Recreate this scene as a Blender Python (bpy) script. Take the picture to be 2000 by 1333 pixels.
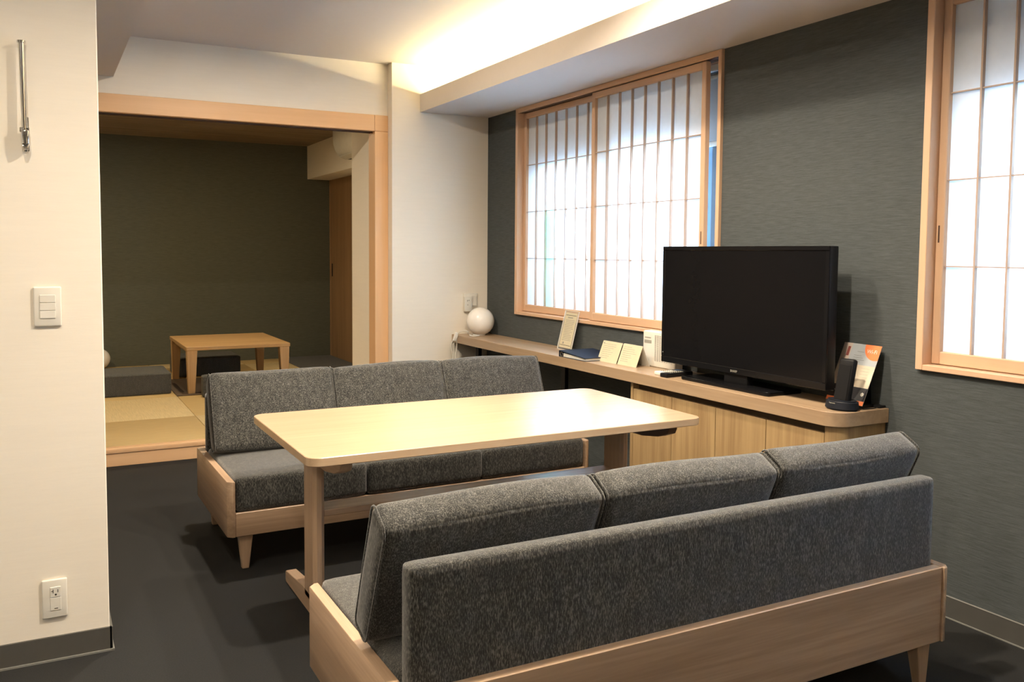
import bpy, bmesh, math, random
from math import sin, cos, pi, radians
from mathutils import Vector, Matrix
random.seed(4)
for o in list(bpy.data.objects): bpy.data.objects.remove(o)
SC = bpy.context.scene
COL = SC.collection

# ------------------------------------------------------------------ camera
cam_d = bpy.data.cameras.new('camera'); cam = bpy.data.objects.new('camera', cam_d); COL.objects.link(cam)
cam_d.sensor_width = 36; cam_d.lens = 1692.27/2000*36
cam_d.shift_x = (1000-951.95)/2000; cam_d.shift_y = (596.85-666.5)/2000
cam_d.clip_start = 0.05
_r = Vector((0.8893366, -0.45721526, 0.00588381)); _u = Vector((0.02320892, 0.05798771, 0.99804748)); _f = Vector((0.45666373, 0.88746359, -0.06218207))
m = Matrix((_r, _u, -_f)).transposed().to_4x4(); m.translation = Vector((0, 0, 1.26)); cam.matrix_world = m
SC.camera = cam

# ------------------------------------------------------------------ world, light, exposure
W = bpy.data.worlds.new('sky'); SC.world = W; W.use_nodes = True
bg = W.node_tree.nodes['Background']; bg.inputs[0].default_value = (0.47, 0.69, 1.0, 1); bg.inputs[1].default_value = 27
SC.view_settings.view_transform = 'Standard'; SC.view_settings.look = 'None'
SC.view_settings.exposure = 0.0; SC.view_settings.gamma = 1.0; SC.view_settings.use_curve_mapping = False
WARM = (1.0, 0.85, 0.66)
P_DOWN, P_COVE, P_TATAMI = 26.0, 235.0, 22.0
def area(name, loc, rot, sx, sy, power, color, portal=False, spread=pi, shape='RECTANGLE'):
    l = bpy.data.lights.new(name, 'AREA'); l.shape = shape; l.size = sx
    if shape == 'RECTANGLE': l.size_y = sy
    l.energy = power; l.color = color; l.spread = spread
    o = bpy.data.objects.new(name, l); COL.objects.link(o); o.location = loc; o.rotation_euler = rot
    if portal: l.cycles.is_portal = True
    return o
# sky portals in the two window openings (sampling aid for the daylight)
area('window_portal', (3.05, 4.0, 1.5), (0, pi/2, 0), 1.4, 2.0, 1, (1, 1, 1), portal=True)
area('window_portal', (3.05, 1.06, 1.5), (0, pi/2, 0), 1.4, 2.0, 1, (1, 1, 1), portal=True)
# warm strip lamp hidden in the cove, shining at the ceiling
area('cove_strip_light', (2.42, 1.45, 2.275), (pi, 0, 0), 0.03, 7.7, P_COVE, (1.0, 0.79, 0.43))

# ------------------------------------------------------------------ key positions
XW = 2.773      # window wall
YR = 5.393      # return wall
YP = 5.473      # partition with the opening
YL = 2.906      # near left wall
ZC = 2.489      # ceiling
ZS = 2.182      # soffit underside
ZT = 0.105      # tatami level
ZCT = 0.69      # counter top

# ------------------------------------------------------------------ mesh helpers
def bm_box(x0, x1, y0, y1, z0, z1, bev=0, seg=2):
    bm = bmesh.new()
    vs = [bm.verts.new((x, y, z)) for x in (x0, x1) for y in (y0, y1) for z in (z0, z1)]
    for f in ((0,1,3,2),(4,6,7,5),(0,4,5,1),(2,3,7,6),(0,2,6,4),(1,5,7,3)): bm.faces.new([vs[i] for i in f])
    bmesh.ops.recalc_face_normals(bm, faces=bm.faces)
    if bev: bmesh.ops.bevel(bm, geom=list(bm.edges), offset=bev, segments=seg, profile=0.5, affect='EDGES', clamp_overlap=True)
    return bm
def bm_prism(pts, axis, a0, a1, bev=0, seg=2, which='all'):
    """Extrude a 2D outline along axis (0: pts are y,z; 1: pts are x,z; 2: pts are x,y)"""
    bm = bmesh.new()
    def P(p, a):
        return {0: (a, p[0], p[1]), 1: (p[0], a, p[1]), 2: (p[0], p[1], a)}[axis]
    A = [bm.verts.new(P(p, a0)) for p in pts]; B = [bm.verts.new(P(p, a1)) for p in pts]
    bm.faces.new(A); bm.faces.new(B[::-1]); n = len(pts)
    for i in range(n): bm.faces.new([A[i], B[i], B[(i+1) % n], A[(i+1) % n]])
    bmesh.ops.recalc_face_normals(bm, faces=bm.faces)
    if bev:
        bm.normal_update()
        ed = [e for e in bm.edges if e.calc_face_angle(0) > 0.6]
        bmesh.ops.bevel(bm, geom=ed, offset=bev, segments=seg, profile=0.5, affect='EDGES', clamp_overlap=True)
    return bm
def round_rect(x0, x1, y0, y1, r, n=6, corners=(1,1,1,1)):
    pts = []
    for (cx, cy, a0, k) in ((x1-r, y1-r, 0, 0), (x0+r, y1-r, pi/2, 1), (x0+r, y0+r, pi, 2), (x1-r, y0+r, 1.5*pi, 3)):
        if corners[k]:
            for i in range(n+1):
                a = a0 + i*pi/2/n; pts.append((cx+r*cos(a), cy+r*sin(a)))
        else:
            pts.append(((x1, y1), (x0, y1), (x0, y0), (x1, y0))[k])
    return pts
def bm_tube(path, r, n=10, closed=False):
    bm = bmesh.new(); path = [Vector(p) for p in path]; rings = []; N = len(path)
    up = Vector((0, 0, 1)); prev = None
    for i, p in enumerate(path):
        a = path[(i-1) % N] if (closed or i > 0) else p; b = path[(i+1) % N] if (closed or i < N-1) else p
        t = (b-a).normalized()
        if prev is None:
            x = t.orthogonal().normalized()
        else:
            x = (prev - t*prev.dot(t)).normalized()
        prev = x; y = t.cross(x)
        rr = r[i] if isinstance(r, (list, tuple)) else r
        rings.append([bm.verts.new(p + (x*cos(2*pi*k/n)+y*sin(2*pi*k/n))*rr) for k in range(n)])
    for i in range(N if closed else N-1):
        A, B = rings[i], rings[(i+1) % N]
        for k in range(n): bm.faces.new([A[k], A[(k+1) % n], B[(k+1) % n], B[k]])
    if not closed:
        bm.faces.new(rings[0][::-1]); bm.faces.new(rings[-1])
    bmesh.ops.recalc_face_normals(bm, faces=bm.faces)
    return bm
def bm_lathe(prof, c, n=32):
    bm = bmesh.new(); rings = []
    for (r, z) in prof:
        if r < 1e-6: rings.append([bm.verts.new((c[0], c[1], c[2]+z))])
        else: rings.append([bm.verts.new((c[0]+r*cos(2*pi*k/n), c[1]+r*sin(2*pi*k/n), c[2]+z)) for k in range(n)])
    for A, B in zip(rings, rings[1:]):
        for k in range(n):
            a = [A[k % len(A)], A[(k+1) % len(A)], B[(k+1) % len(B)], B[k % len(B)]]
            u = []
            for v in a:
                if v not in u: u.append(v)
            if len(u) > 2: bm.faces.new(u)
    bmesh.ops.recalc_face_normals(bm, faces=bm.faces)
    return bm
def join(*bms):
    out = bmesh.new()
    for b in bms:
        me = bpy.data.meshes.new('tmp'); b.to_mesh(me); out.from_mesh(me); bpy.data.meshes.remove(me); b.free()
    return out
def xform(bm, M):
    bm.transform(M); return bm
def soft_block(fmap, size, r, bulge=(0, 0, 0), n=(10, 8, 10)):
    """rounded, slightly stuffed box; local coords in [-s/2, s/2]; fmap maps a local point to the final point"""
    bm = bmesh.new(); sx, sy, sz = [s/2 for s in size]; verts = {}
    def coord(i, j, k):
        def prm(i, n, s):
            # denser near the borders
            t = -cos(pi*i/n); return t
        u, v, w = prm(i, n[0], sx), prm(j, n[1], sy), prm(k, n[2], sz)
        p = Vector((u*sx, v*sy, w*sz))
        inner = Vector((max(-sx+r, min(sx-r, p.x)), max(-sy+r, min(sy-r, p.y)), max(-sz+r, min(sz-r, p.z))))
        d = p-inner
        if d.length > 1e-9: p = inner + d.normalized()*r
        bu = (1-u*u); bv = (1-v*v); bw = (1-w*w)
        q = Vector(p)
        q.x += bulge[0]*u*abs(u)*bv*bw; q.y += bulge[1]*v*abs(v)*(bu*bw); q.z += bulge[2]*w*abs(w)*(bu*bv)
        return fmap(q)
    def V(i, j, k):
        key = (i, j, k)
        if key not in verts: verts[key] = bm.verts.new(coord(i, j, k))
        return verts[key]
    N = n
    for i in range(N[0]):
        for j in range(N[1]):
            for k in (0, N[2]): bm.faces.new([V(i, j, k), V(i+1, j, k), V(i+1, j+1, k), V(i, j+1, k)])
        for k in range(N[2]):
            for j in (0, N[1]): bm.faces.new([V(i, j, k), V(i+1, j, k), V(i+1, j, k+1), V(i, j, k+1)])
    for j in range(N[1]):
        for k in range(N[2]):
            for i in (0, N[0]): bm.faces.new([V(i, j, k), V(i, j+1, k), V(i, j+1, k+1), V(i, j, k+1)])
    bmesh.ops.recalc_face_normals(bm, faces=bm.faces)
    return bm

# ------------------------------------------------------------------ object helpers
def obj(name, bm, mat, parent=None, origin=None, angle=35, label=None):
    """link bm (world coordinates) as one mesh object; parent is a thing or a part"""
    me = bpy.data.meshes.new(name)
    if parent is not None: o0 = Vector(parent['_o'])
    else: o0 = Vector(origin) if origin else Vector((0, 0, 0))
    bm.transform(Matrix.Translation(-o0)); bm.to_mesh(me); bm.free()
    me.materials.append(mat)
    me.polygons.foreach_set('use_smooth', [True]*len(me.polygons)); me.set_sharp_from_angle(angle=radians(angle))
    o = bpy.data.objects.new(name, me); COL.objects.link(o)
    o['_o'] = tuple(o0)
    if parent is not None: o.parent = parent
    else: o.location = o0
    if label: o['label'] = label
    return o
def tag(o, label, cat, group=None):
    o['label'] = label; o['category'] = cat
    if group: o['group'] = group
    return o
def thing(name, loc, label, cat, group=None):
    o = bpy.data.objects.new(name, None); COL.objects.link(o); o.location = loc; o.empty_display_size = 0.05
    o['_o'] = tuple(loc); return tag(o, label, cat, group)
def struct(name, bm, mat, parent=None):
    o = obj(name, bm, mat, parent)
    if parent is None: o['kind'] = 'structure'
    return o
def struct_empty(name, loc):
    o = bpy.data.objects.new(name, None); COL.objects.link(o); o.location = loc; o.empty_display_size = 0.05
    o['_o'] = tuple(loc); o['kind'] = 'structure'; return o
def kids(o): return [c for c in bpy.data.objects if c.parent == o]
def dup(o, loc, rz=0, label=None, parent=None, cat=True):
    c = o.copy(); COL.objects.link(c)
    if parent is None: c.location = loc; c.rotation_euler = (0, 0, rz)
    else: c.parent = parent
    if label: c['label'] = label
    for ch in kids(o): dup(ch, None, parent=c)
    return c
def text_bm(s, size, M, align='LEFT', depth=0.0003):
    cu = bpy.data.curves.new('txt', 'FONT'); cu.body = s; cu.size = size; cu.extrude = depth; cu.align_x = align; cu.resolution_u = 3
    o = bpy.data.objects.new('txt', cu); COL.objects.link(o)
    dg = bpy.context.evaluated_depsgraph_get(); me = bpy.data.meshes.new_from_object(o.evaluated_get(dg))
    bm = bmesh.new(); bm.from_mesh(me); bpy.data.objects.remove(o); bpy.data.curves.remove(cu); bpy.data.meshes.remove(me)
    return xform(bm, M)

# ------------------------------------------------------------------ materials
MATS = {}
def nodes(name):
    m = bpy.data.materials.new(name); m.use_nodes = True; nt = m.node_tree
    return m, nt, nt.nodes['Principled BSDF']
def N(nt, t, **kw):
    n = nt.nodes.new(t)
    for k, v in kw.items():
        if k.startswith('i_'): n.inputs[k[2:].replace('_', ' ')].default_value = v
        else: setattr(n, k, v)
    return n
def ramp(nt, stops):
    r = nt.nodes.new('ShaderNodeValToRGB'); e = r.color_ramp.elements
    while len(e) < len(stops): e.new(0.5)
    for el, (p, c) in zip(e, stops): el.position = p; el.color = (*c, 1)
    return r
def coords(nt, scale, rot=(0, 0, 0), loc=(0, 0, 0)):
    tc = N(nt, 'ShaderNodeTexCoord'); mp = N(nt, 'ShaderNodeMapping'); nt.links.new(tc.outputs['Object'], mp.inputs[0])
    mp.inputs['Scale'].default_value = scale; mp.inputs['Rotation'].default_value = rot; mp.inputs['Location'].default_value = loc
    return mp
def plain(name, col, rough=0.5, metal=0, coat=0, spec=0.5):
    if name in MATS: return MATS[name]
    m, nt, b = nodes(name); b.inputs['Roughness'].default_value = rough; b.inputs['Metallic'].default_value = metal
    b.inputs['Specular IOR Level'].default_value = spec; b.inputs['Coat Weight'].default_value = coat
    mp = coords(nt, (3, 3, 3)); nz = N(nt, 'ShaderNodeTexNoise', i_Scale=6.0, i_Detail=3.0); nt.links.new(mp.outputs[0], nz.inputs[0])
    c = Vector(col); rp = ramp(nt, [(0.3, tuple(c*0.96)), (0.7, tuple(c*1.03))]); nt.links.new(nz.outputs[0], rp.inputs[0]); nt.links.new(rp.outputs[0], b.inputs['Base Color'])
    MATS[name] = m; return m
def wood(name, light, dark, axis, rough=0.42, contrast=1.0, scale=1.0, coat=0.0, knots=False):
    m, nt, b = nodes(name)
    s = [22*scale]*3; s[axis] = 0.9*scale
    mp = coords(nt, s); nz = N(nt, 'ShaderNodeTexNoise', i_Scale=1.0, i_Detail=6.0, i_Roughness=0.62, i_Distortion=0.6); nt.links.new(mp.outputs[0], nz.inputs[0])
    s2 = [120*scale]*3; s2[axis] = 4*scale
    mp2 = coords(nt, s2); nf = N(nt, 'ShaderNodeTexNoise', i_Scale=1.0, i_Detail=3.0); nt.links.new(mp2.outputs[0], nf.inputs[0])
    s3 = [5*scale]*3; s3[axis] = 0.5*scale
    mp3 = coords(nt, s3, loc=(3.1, 1.7, 0.4)); nb = N(nt, 'ShaderNodeTexNoise', i_Scale=1.0, i_Detail=2.0, i_Distortion=1.5); nt.links.new(mp3.outputs[0], nb.inputs[0])
    a = N(nt, 'ShaderNodeMath', operation='MULTIPLY'); a.inputs[1].default_value = 0.55; nt.links.new(nz.outputs[0], a.inputs[0])
    a2 = N(nt, 'ShaderNodeMath', operation='MULTIPLY_ADD'); a2.inputs[1].default_value = 0.2; nt.links.new(nf.outputs[0], a2.inputs[0]); nt.links.new(a.outputs[0], a2.inputs[2])
    a3 = N(nt, 'ShaderNodeMath', operation='MULTIPLY_ADD'); a3.inputs[1].default_value = 0.25; nt.links.new(nb.outputs[0], a3.inputs[0]); nt.links.new(a2.outputs[0], a3.inputs[2])
    w = 0.13/contrast
    rp = ramp(nt, [(0.5-w, dark), (0.5+w, light)]); nt.links.new(a3.outputs[0], rp.inputs[0])
    nt.links.new(rp.outputs[0], b.inputs['Base Color']); b.inputs['Roughness'].default_value = rough; b.inputs['Coat Weight'].default_value = coat; b.inputs['Coat Roughness'].default_value = 0.25
    bp = N(nt, 'ShaderNodeBump', i_Strength=0.12, i_Distance=0.001); nt.links.new(a3.outputs[0], bp.inputs['Height']); nt.links.new(bp.outputs[0], b.inputs['Normal'])
    return m
def wall_mat(name, col, stretch=(6, 6, 90), strength=0.35, var=0.06, rough=0.85, fine=None):
    m, nt, b = nodes(name); b.inputs['Roughness'].default_value = rough; b.inputs['Specular IOR Level'].default_value = 0.2
    mp = coords(nt, stretch); nz = N(nt, 'ShaderNodeTexNoise', i_Scale=1.0, i_Detail=8.0, i_Roughness=0.75); nt.links.new(mp.outputs[0], nz.inputs[0])
    c = Vector(col); rp = ramp(nt, [(0.35, tuple(c*(1-var))), (0.65, tuple(c*(1+var)))]); nt.links.new(nz.outputs[0], rp.inputs[0]); nt.links.new(rp.outputs[0], b.inputs['Base Color'])
    bp = N(nt, 'ShaderNodeBump', i_Strength=strength, i_Distance=0.002); nt.links.new(nz.outputs[0], bp.inputs['Height']); nt.links.new(bp.outputs[0], b.inputs['Normal'])
    return m
def fabric(name, c0, c1, c2, stretch=(420, 420, 100), sheen=0.35):
    m, nt, b = nodes(name); b.inputs['Roughness'].default_value = 0.95; b.inputs['Sheen Weight'].default_value = sheen; b.inputs['Sheen Roughness'].default_value = 0.5; b.inputs['Specular IOR Level'].default_value = 0.15
    mp = coords(nt, stretch); nz = N(nt, 'ShaderNodeTexNoise', i_Scale=1.0, i_Detail=3.0, i_Roughness=0.6); nt.links.new(mp.outputs[0], nz.inputs[0])
    mp2 = coords(nt, (60, 60, 18)); n2 = N(nt, 'ShaderNodeTexNoise', i_Scale=1.0, i_Detail=4.0, i_Roughness=0.6); nt.links.new(mp2.outputs[0], n2.inputs[0])
    a = N(nt, 'ShaderNodeMath', operation='MULTIPLY'); a.inputs[1].default_value = 0.8; nt.links.new(nz.outputs[0], a.inputs[0])
    a2 = N(nt, 'ShaderNodeMath', operation='MULTIPLY_ADD'); a2.inputs[1].default_value = 0.2; nt.links.new(n2.outputs[0], a2.inputs[0]); nt.links.new(a.outputs[0], a2.inputs[2])
    rp = ramp(nt, [(0.36, c0), (0.5, c1), (0.62, c2)]); nt.links.new(a2.outputs[0], rp.inputs[0]); nt.links.new(rp.outputs[0], b.inputs['Base Color'])
    bp = N(nt, 'ShaderNodeBump', i_Strength=0.5, i_Distance=0.0015); nt.links.new(a2.outputs[0], bp.inputs['Height']); nt.links.new(bp.outputs[0], b.inputs['Normal'])
    return m
def emit(name, col, s):
    m = bpy.data.materials.new(name); m.use_nodes = True; nt = m.node_tree; nt.nodes.clear()
    e = N(nt, 'ShaderNodeEmission'); e.inputs[0].default_value = (*col, 1); e.inputs[1].default_value = s; o = N(nt, 'ShaderNodeOutputMaterial'); nt.links.new(e.outputs[0], o.inputs[0]); return m
def translucent(name, col, tr=0.7):
    m = bpy.data.materials.new(name); m.use_nodes = True; nt = m.node_tree; nt.nodes.clear()
    t = N(nt, 'ShaderNodeBsdfTranslucent'); d = N(nt, 'ShaderNodeBsdfDiffuse'); mx = N(nt, 'ShaderNodeMixShader'); o = N(nt, 'ShaderNodeOutputMaterial')
    mp = coords(nt, (40, 40, 40)); nz = N(nt, 'ShaderNodeTexNoise', i_Scale=1.0, i_Detail=5.0); nt.links.new(mp.outputs[0], nz.inputs[0])
    c = Vector(col); rp = ramp(nt, [(0.3, tuple(c*0.97)), (0.7, tuple(c))]); nt.links.new(nz.outputs[0], rp.inputs[0])
    nt.links.new(rp.outputs[0], t.inputs[0]); nt.links.new(rp.outputs[0], d.inputs[0]); mx.inputs[0].default_value = tr
    nt.links.new(d.outputs[0], mx.inputs[1]); nt.links.new(t.outputs[0], mx.inputs[2]); nt.links.new(mx.outputs[0], o.inputs[0]); return m
def clear(name, col=(1, 1, 1), gloss=0.08, rough=0.02):
    m = bpy.data.materials.new(name); m.use_nodes = True; nt = m.node_tree; nt.nodes.clear()
    t = N(nt, 'ShaderNodeBsdfTransparent'); t.inputs[0].default_value = (*col, 1); g = N(nt, 'ShaderNodeBsdfGlossy'); g.inputs['Roughness'].default_value = rough
    mx = N(nt, 'ShaderNodeMixShader'); mx.inputs[0].default_value = gloss; o = N(nt, 'ShaderNodeOutputMaterial')
    nt.links.new(t.outputs[0], mx.inputs[1]); nt.links.new(g.outputs[0], mx.inputs[2]); nt.links.new(mx.outputs[0], o.inputs[0]); return m

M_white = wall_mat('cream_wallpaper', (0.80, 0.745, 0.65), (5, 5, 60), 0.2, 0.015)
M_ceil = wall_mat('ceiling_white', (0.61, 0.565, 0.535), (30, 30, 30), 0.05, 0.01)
M_dark = wall_mat('charcoal_wallpaper', (0.070, 0.079, 0.081), (14, 14, 260), 0.5, 0.22)
M_dark2 = wall_mat('charcoal_wallpaper_tatami', (0.105, 0.11, 0.085), (14, 14, 260), 0.4, 0.18)
M_floor = wall_mat('dark_carpet', (0.017, 0.0175, 0.018), (350, 350, 350), 0.6, 0.35)
M_base = plain('grey_baseboard', (0.065, 0.063, 0.057), 0.7)
M_joint = plain('sealant_line', (0.2, 0.2, 0.185), 0.6)
OAK_L, OAK_D = (0.49, 0.34, 0.225), (0.335, 0.222, 0.142)
M_oak = [wood('oak_x', OAK_L, OAK_D, 0, contrast=1.4), wood('oak_y', OAK_L, OAK_D, 1, contrast=1.3), wood('oak_z', OAK_L, OAK_D, 2)]
M_top = wood('table_top_oak', (0.53, 0.385, 0.25), (0.43, 0.30, 0.185), 0, 0.32, 1.0, coat=0.5)
M_str = wood('stretcher_oak', OAK_L, OAK_D, 0, 0.25, coat=0.6)
M_door = [wood('door_oak_%d' % i, (0.42, 0.29, 0.14), (0.27, 0.17, 0.08), 2, 0.5, 1.2, 0.8 + 0.13*i) for i in range(4)]
M_counter = wood('counter_oak', (0.40, 0.285, 0.18), (0.29, 0.195, 0.118), 1, 0.38, coat=0.1)
M_hinoki = [wood('hinoki_%s' % 'xyz'[a], (0.74, 0.47, 0.26), (0.66, 0.40, 0.21), a, 0.5, 0.7) for a in range(3)]
M_frame = [wood('window_wood_%s' % 'xyz'[a], (0.66, 0.44, 0.29), (0.57, 0.365, 0.23), a, 0.5, 0.7) for a in range(3)]
M_munt = [wood('lattice_wood_%s' % 'xyz'[a], (0.50, 0.37, 0.28), (0.44, 0.32, 0.24), a, 0.6, 0.6) for a in range(3)]
M_cedar = wood('ceiling_plank_wood', (0.30, 0.215, 0.13), (0.17, 0.12, 0.07), 0, 0.6, 1.3)
M_brown = wood('sliding_door_wood', (0.36, 0.22, 0.11), (0.26, 0.155, 0.075), 2, 0.55)
M_lowt = wood('low_table_oak', (0.58, 0.37, 0.17), (0.45, 0.27, 0.11), 0, 0.4)
M_lowz = wood('low_table_leg_oak', (0.55, 0.35, 0.17), (0.43, 0.26, 0.11), 2, 0.45)
M_dkwood = plain('dark_wood', (0.07, 0.035, 0.025), 0.4)
M_fab = fabric('charcoal_upholstery', (0.010, 0.0105, 0.0105), (0.038, 0.038, 0.036), (0.135, 0.132, 0.12))
M_fab2 = fabric('seat_block_fabric', (0.045, 0.047, 0.047), (0.075, 0.077, 0.073), (0.12, 0.12, 0.11), (200, 200, 200), 0.1)
M_paper = translucent('shoji_paper', (0.92, 0.93, 0.93), 0.55)
M_blind = translucent('roller_blind_cloth', (0.50, 0.52, 0.54), 0.16)
M_glass = clear('window_glass', (0.93, 0.97, 0.98), 0.06)
M_acryl = clear('clear_acrylic', (0.93, 0.95, 0.95), 0.12, 0.05)
M_sash = plain('dark_blue_sash', (0.008, 0.012, 0.02), 0.35, 0.1)
M_blue = plain('sky_tint_sash', (0.05, 0.10, 0.18), 0.3, 0.2)  # sky reflection on the dark sash put into its blue
M_teal = plain('pale_teal_screen', (0.25, 0.75, 0.70), 0.6)
M_plast = plain('white_plastic', (0.70, 0.675, 0.61), 0.35)
M_globe = plain('opal_glass', (0.86, 0.82, 0.76), 0.25)
M_chrome = plain('chrome', (0.75, 0.74, 0.72), 0.12, 1.0)
M_black = plain('black_plastic', (0.010, 0.010, 0.011), 0.4, spec=0.15)
M_bgloss = plain('black_gloss', (0.006, 0.006, 0.007), 0.15, spec=0.15)
M_screen = plain('tv_screen', (0.005, 0.005, 0.006), 0.2, spec=0.10)
M_slot = plain('dark_slot', (0.03, 0.027, 0.02), 0.6)
M_grey = plain('grey_print', (0.22, 0.22, 0.2), 0.7)
M_lgrey = plain('light_grey_print', (0.30, 0.29, 0.25), 0.7)
M_card = plain('cream_card', (0.56, 0.51, 0.36), 0.7)
M_wpaper = plain('white_paper', (0.66, 0.64, 0.58), 0.7)
M_navy = plain('navy_cover', (0.011, 0.018, 0.036), 0.6, spec=0.12)

def tatami_mat(name, col, rot):
    m, nt, b = nodes(name); b.inputs['Roughness'].default_value = 0.7
    s = (7, 130, 1) if rot else (130, 7, 1)
    mp = coords(nt, s); nz = N(nt, 'ShaderNodeTexNoise', i_Scale=1.0, i_Detail=3.0); nt.links.new(mp.outputs[0], nz.inputs[0])
    c = Vector(col); rp = ramp(nt, [(0.3, tuple(c*0.88)), (0.7, tuple(c*1.06))]); nt.links.new(nz.outputs[0], rp.inputs[0]); nt.links.new(rp.outputs[0], b.inputs['Base Color'])
    bp = N(nt, 'ShaderNodeBump', i_Strength=0.4, i_Distance=0.002); nt.links.new(nz.outputs[0], bp.inputs['Height']); nt.links.new(bp.outputs[0], b.inputs['Normal'])
    return m
M_tat = [tatami_mat('tatami_light', (0.60, 0.47, 0.25), False), tatami_mat('tatami_dark', (0.50, 0.36, 0.16), True)]

# ================================================================== SETTING
Y0 = -2.6; X0 = -2.2
struct('floor', bm_box(X0, XW+0.16, Y0, 5.5, -0.05, 0), M_floor)
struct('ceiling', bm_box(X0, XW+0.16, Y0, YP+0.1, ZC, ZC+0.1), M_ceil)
# window wall with two openings
W1 = (3.055, 4.970); W2 = (0.11, 2.028); WZ = (0.850, ZS)
ww = []
for (a, b) in ((Y0, W2[0]), (W2[1], W1[0]), (W1[1], YP+0.1)): ww.append(bm_box(XW, XW+0.24, a, b, 0, ZC))
for (a, b) in (W1, W2):
    ww.append(bm_box(XW, XW+0.24, a, b, 0, WZ[0])); ww.append(bm_box(XW, XW+0.24, a, b, WZ[1]-0.0, ZC))
struct('wall_right', join(*ww), M_dark)
struct('wall_left', bm_box(X0, 0.165, YL, YL+0.13, 0, ZC, 0.003, 1), M_white)
struct('wall_front', bm_box(X0-0.1, XW+0.16, Y0-0.1, Y0, 0, ZC), M_white)
struct('wall_side', bm_box(X0-0.1, X0, Y0, 9.3, 0, ZC), M_white)
struct('wall_return', join(bm_box(2.064, XW, YR, YP+0.1, 0, ZC), bm_box(1.975, XW, YP+0.1, 5.955, 0, ZC)), M_white)
struct('wall_partition', join(bm_box(X0, 2.064, YP, YP+0.10, 2.15, ZC), bm_box(X0, -0.62, YP, YP+0.1, 0, 2.15)), M_white)
# dropped beam over the left part of the room, and the cove soffit
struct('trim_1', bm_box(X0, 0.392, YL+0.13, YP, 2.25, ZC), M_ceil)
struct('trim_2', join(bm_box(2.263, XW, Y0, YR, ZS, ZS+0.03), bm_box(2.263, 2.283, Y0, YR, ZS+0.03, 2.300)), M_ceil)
# led housing inside the cove
led = thing('cove_lamp', (2.42, 1.45, ZS+0.03), 'long strip lamp hidden in the ceiling cove above the shoji windows', 'lamp')
obj('housing', bm_box(2.395, 2.445, Y0+0.1, YR-0.05, ZS+0.03, 2.255, 0.003), M_plast, led)
obj('diffuser', bm_box(2.405, 2.435, Y0+0.12, YR-0.07, 2.255, 2.270, 0.003), emit('strip_glow', (1.0, 0.84, 0.55), 6.0), led)
# baseboards
struct('baseboard_left', join(bm_box(X0, 0.170, YL-0.008, YL, 0, 0.075), bm_box(0.165, 0.173, YL-0.008, YL+0.138, 0, 0.075)), M_base)
struct('trim_3', join(bm_box(X0, 0.174, YL-0.012, YL-0.008, 0, 0.006), bm_box(0.173, 0.177, YL-0.012, YL+0.138, 0, 0.006)), M_joint)
struct('baseboard_right', bm_box(XW-0.008, XW, Y0, 2.13, 0, 0.075), M_base)
struct('trim_4', join(bm_box(XW-0.011, XW-0.008, Y0, 2.13, 0, 0.004), bm_box(XW-0.009, XW, Y0, 2.13, 0.075, 0.0762)), M_joint)
struct('baseboard_far', bm_box(2.07, XW-0.01, YR-0.008, YR, 0, 0.075), M_base)

# opening frame of hinoki wood
of = struct_empty('door_1', (1.97, YP, 0))
obj('post', bm_box(1.970, 2.063, YP-0.012, YP+0.11, 0, 2.046, 0.002, 1), M_hinoki[2], of)
obj('post', bm_box(-0.62, -0.53, YP-0.012, YP+0.11, 0, 2.046, 0.002, 1), M_hinoki[2], of)
obj('lintel', join(bm_box(-0.62, 1.969, YP-0.012, YP+0.11, 2.047, 2.152, 0.002, 1), bm_box(1.970, 2.063, YP-0.012, YP+0.11, 2.047, 2.152, 0.002, 1)), M_hinoki[0], of)
obj('track', join(bm_box(-0.53, 1.969, YP+0.03, YP+0.038, 2.040, 2.047), bm_box(-0.53, 1.969, YP+0.07, YP+0.078, 2.040, 2.047)), M_dkwood, of)

# ---------------------------------------------------------------- tatami room
struct('wall_back', bm_box(X0, 3.0, 9.2, 9.3, 0, 2.6), M_dark2)
struct('wall_tatami_right', bm_box(2.82, 3.0, 5.955, 9.2, 0, 2.6), M_white)
tc = struct_empty('ceiling_tatami', (0, 5.573, 2.37))
yy = 5.573; k = 0
while yy < 9.2:
    y1 = min(yy+0.455, 9.2)
    obj('plank', bm_box(X0, 2.9, yy+0.003, y1-0.003, 2.370, 2.386, 0.002, 1), M_cedar, tc); yy = y1
obj('backing', bm_box(X0, 2.9, 5.573, 9.2, 2.384, 2.40), M_dkwood, tc)
struct('trim_5', bm_box(2.556, 2.82, 5.955, 9.2, 2.020, 2.37), M_white)
fl = struct_empty('floor_tatami', (0, 5.47, 0))
obj('platform', bm_box(X0, 2.82, 5.47, 9.2, 0, 0.06), M_base, fl)
obj('step_riser', bm_box(-0.9, 2.063, 5.400, 5.47, 0, 0.073, 0.001, 1), M_hinoki[0], fl)
obj('step_nosing', bm_box(-0.9, 2.063, 5.393, 5.462, 0.077, 0.104, 0.003, 2), M_hinoki[0], fl)
xs = [-2.2, -1.71, -0.83, 0.05, 0.93, 1.81, 2.69, 2.82]; ys = [5.464, 6.25, 7.13, 8.01, 8.89, 9.2]
for i in range(len(xs)-1):
    for j in range(len(ys)-1):
        if xs[i+1] > 2.0 and ys[j+1] < 6.0: continue
        obj('tatami_mat', bm_box(xs[i]+0.001, xs[i+1]-0.001, ys[j]+0.001, ys[j+1]-0.001, 0.058, ZT, 0.004, 2), M_tat[(i+j) % 2], fl)
d2 = struct_empty('door_2', (2.80, 8.7, ZT))
obj('door_panel', bm_box(2.800, 2.822, 8.28, 9.17, ZT, 2.02, 0.002, 1), M_brown, d2)
obj('recessed_pull', bm_box(2.796, 2.802, 9.10, 9.125, 0.98, 1.12, 0.002, 1), M_black, d2)
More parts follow.
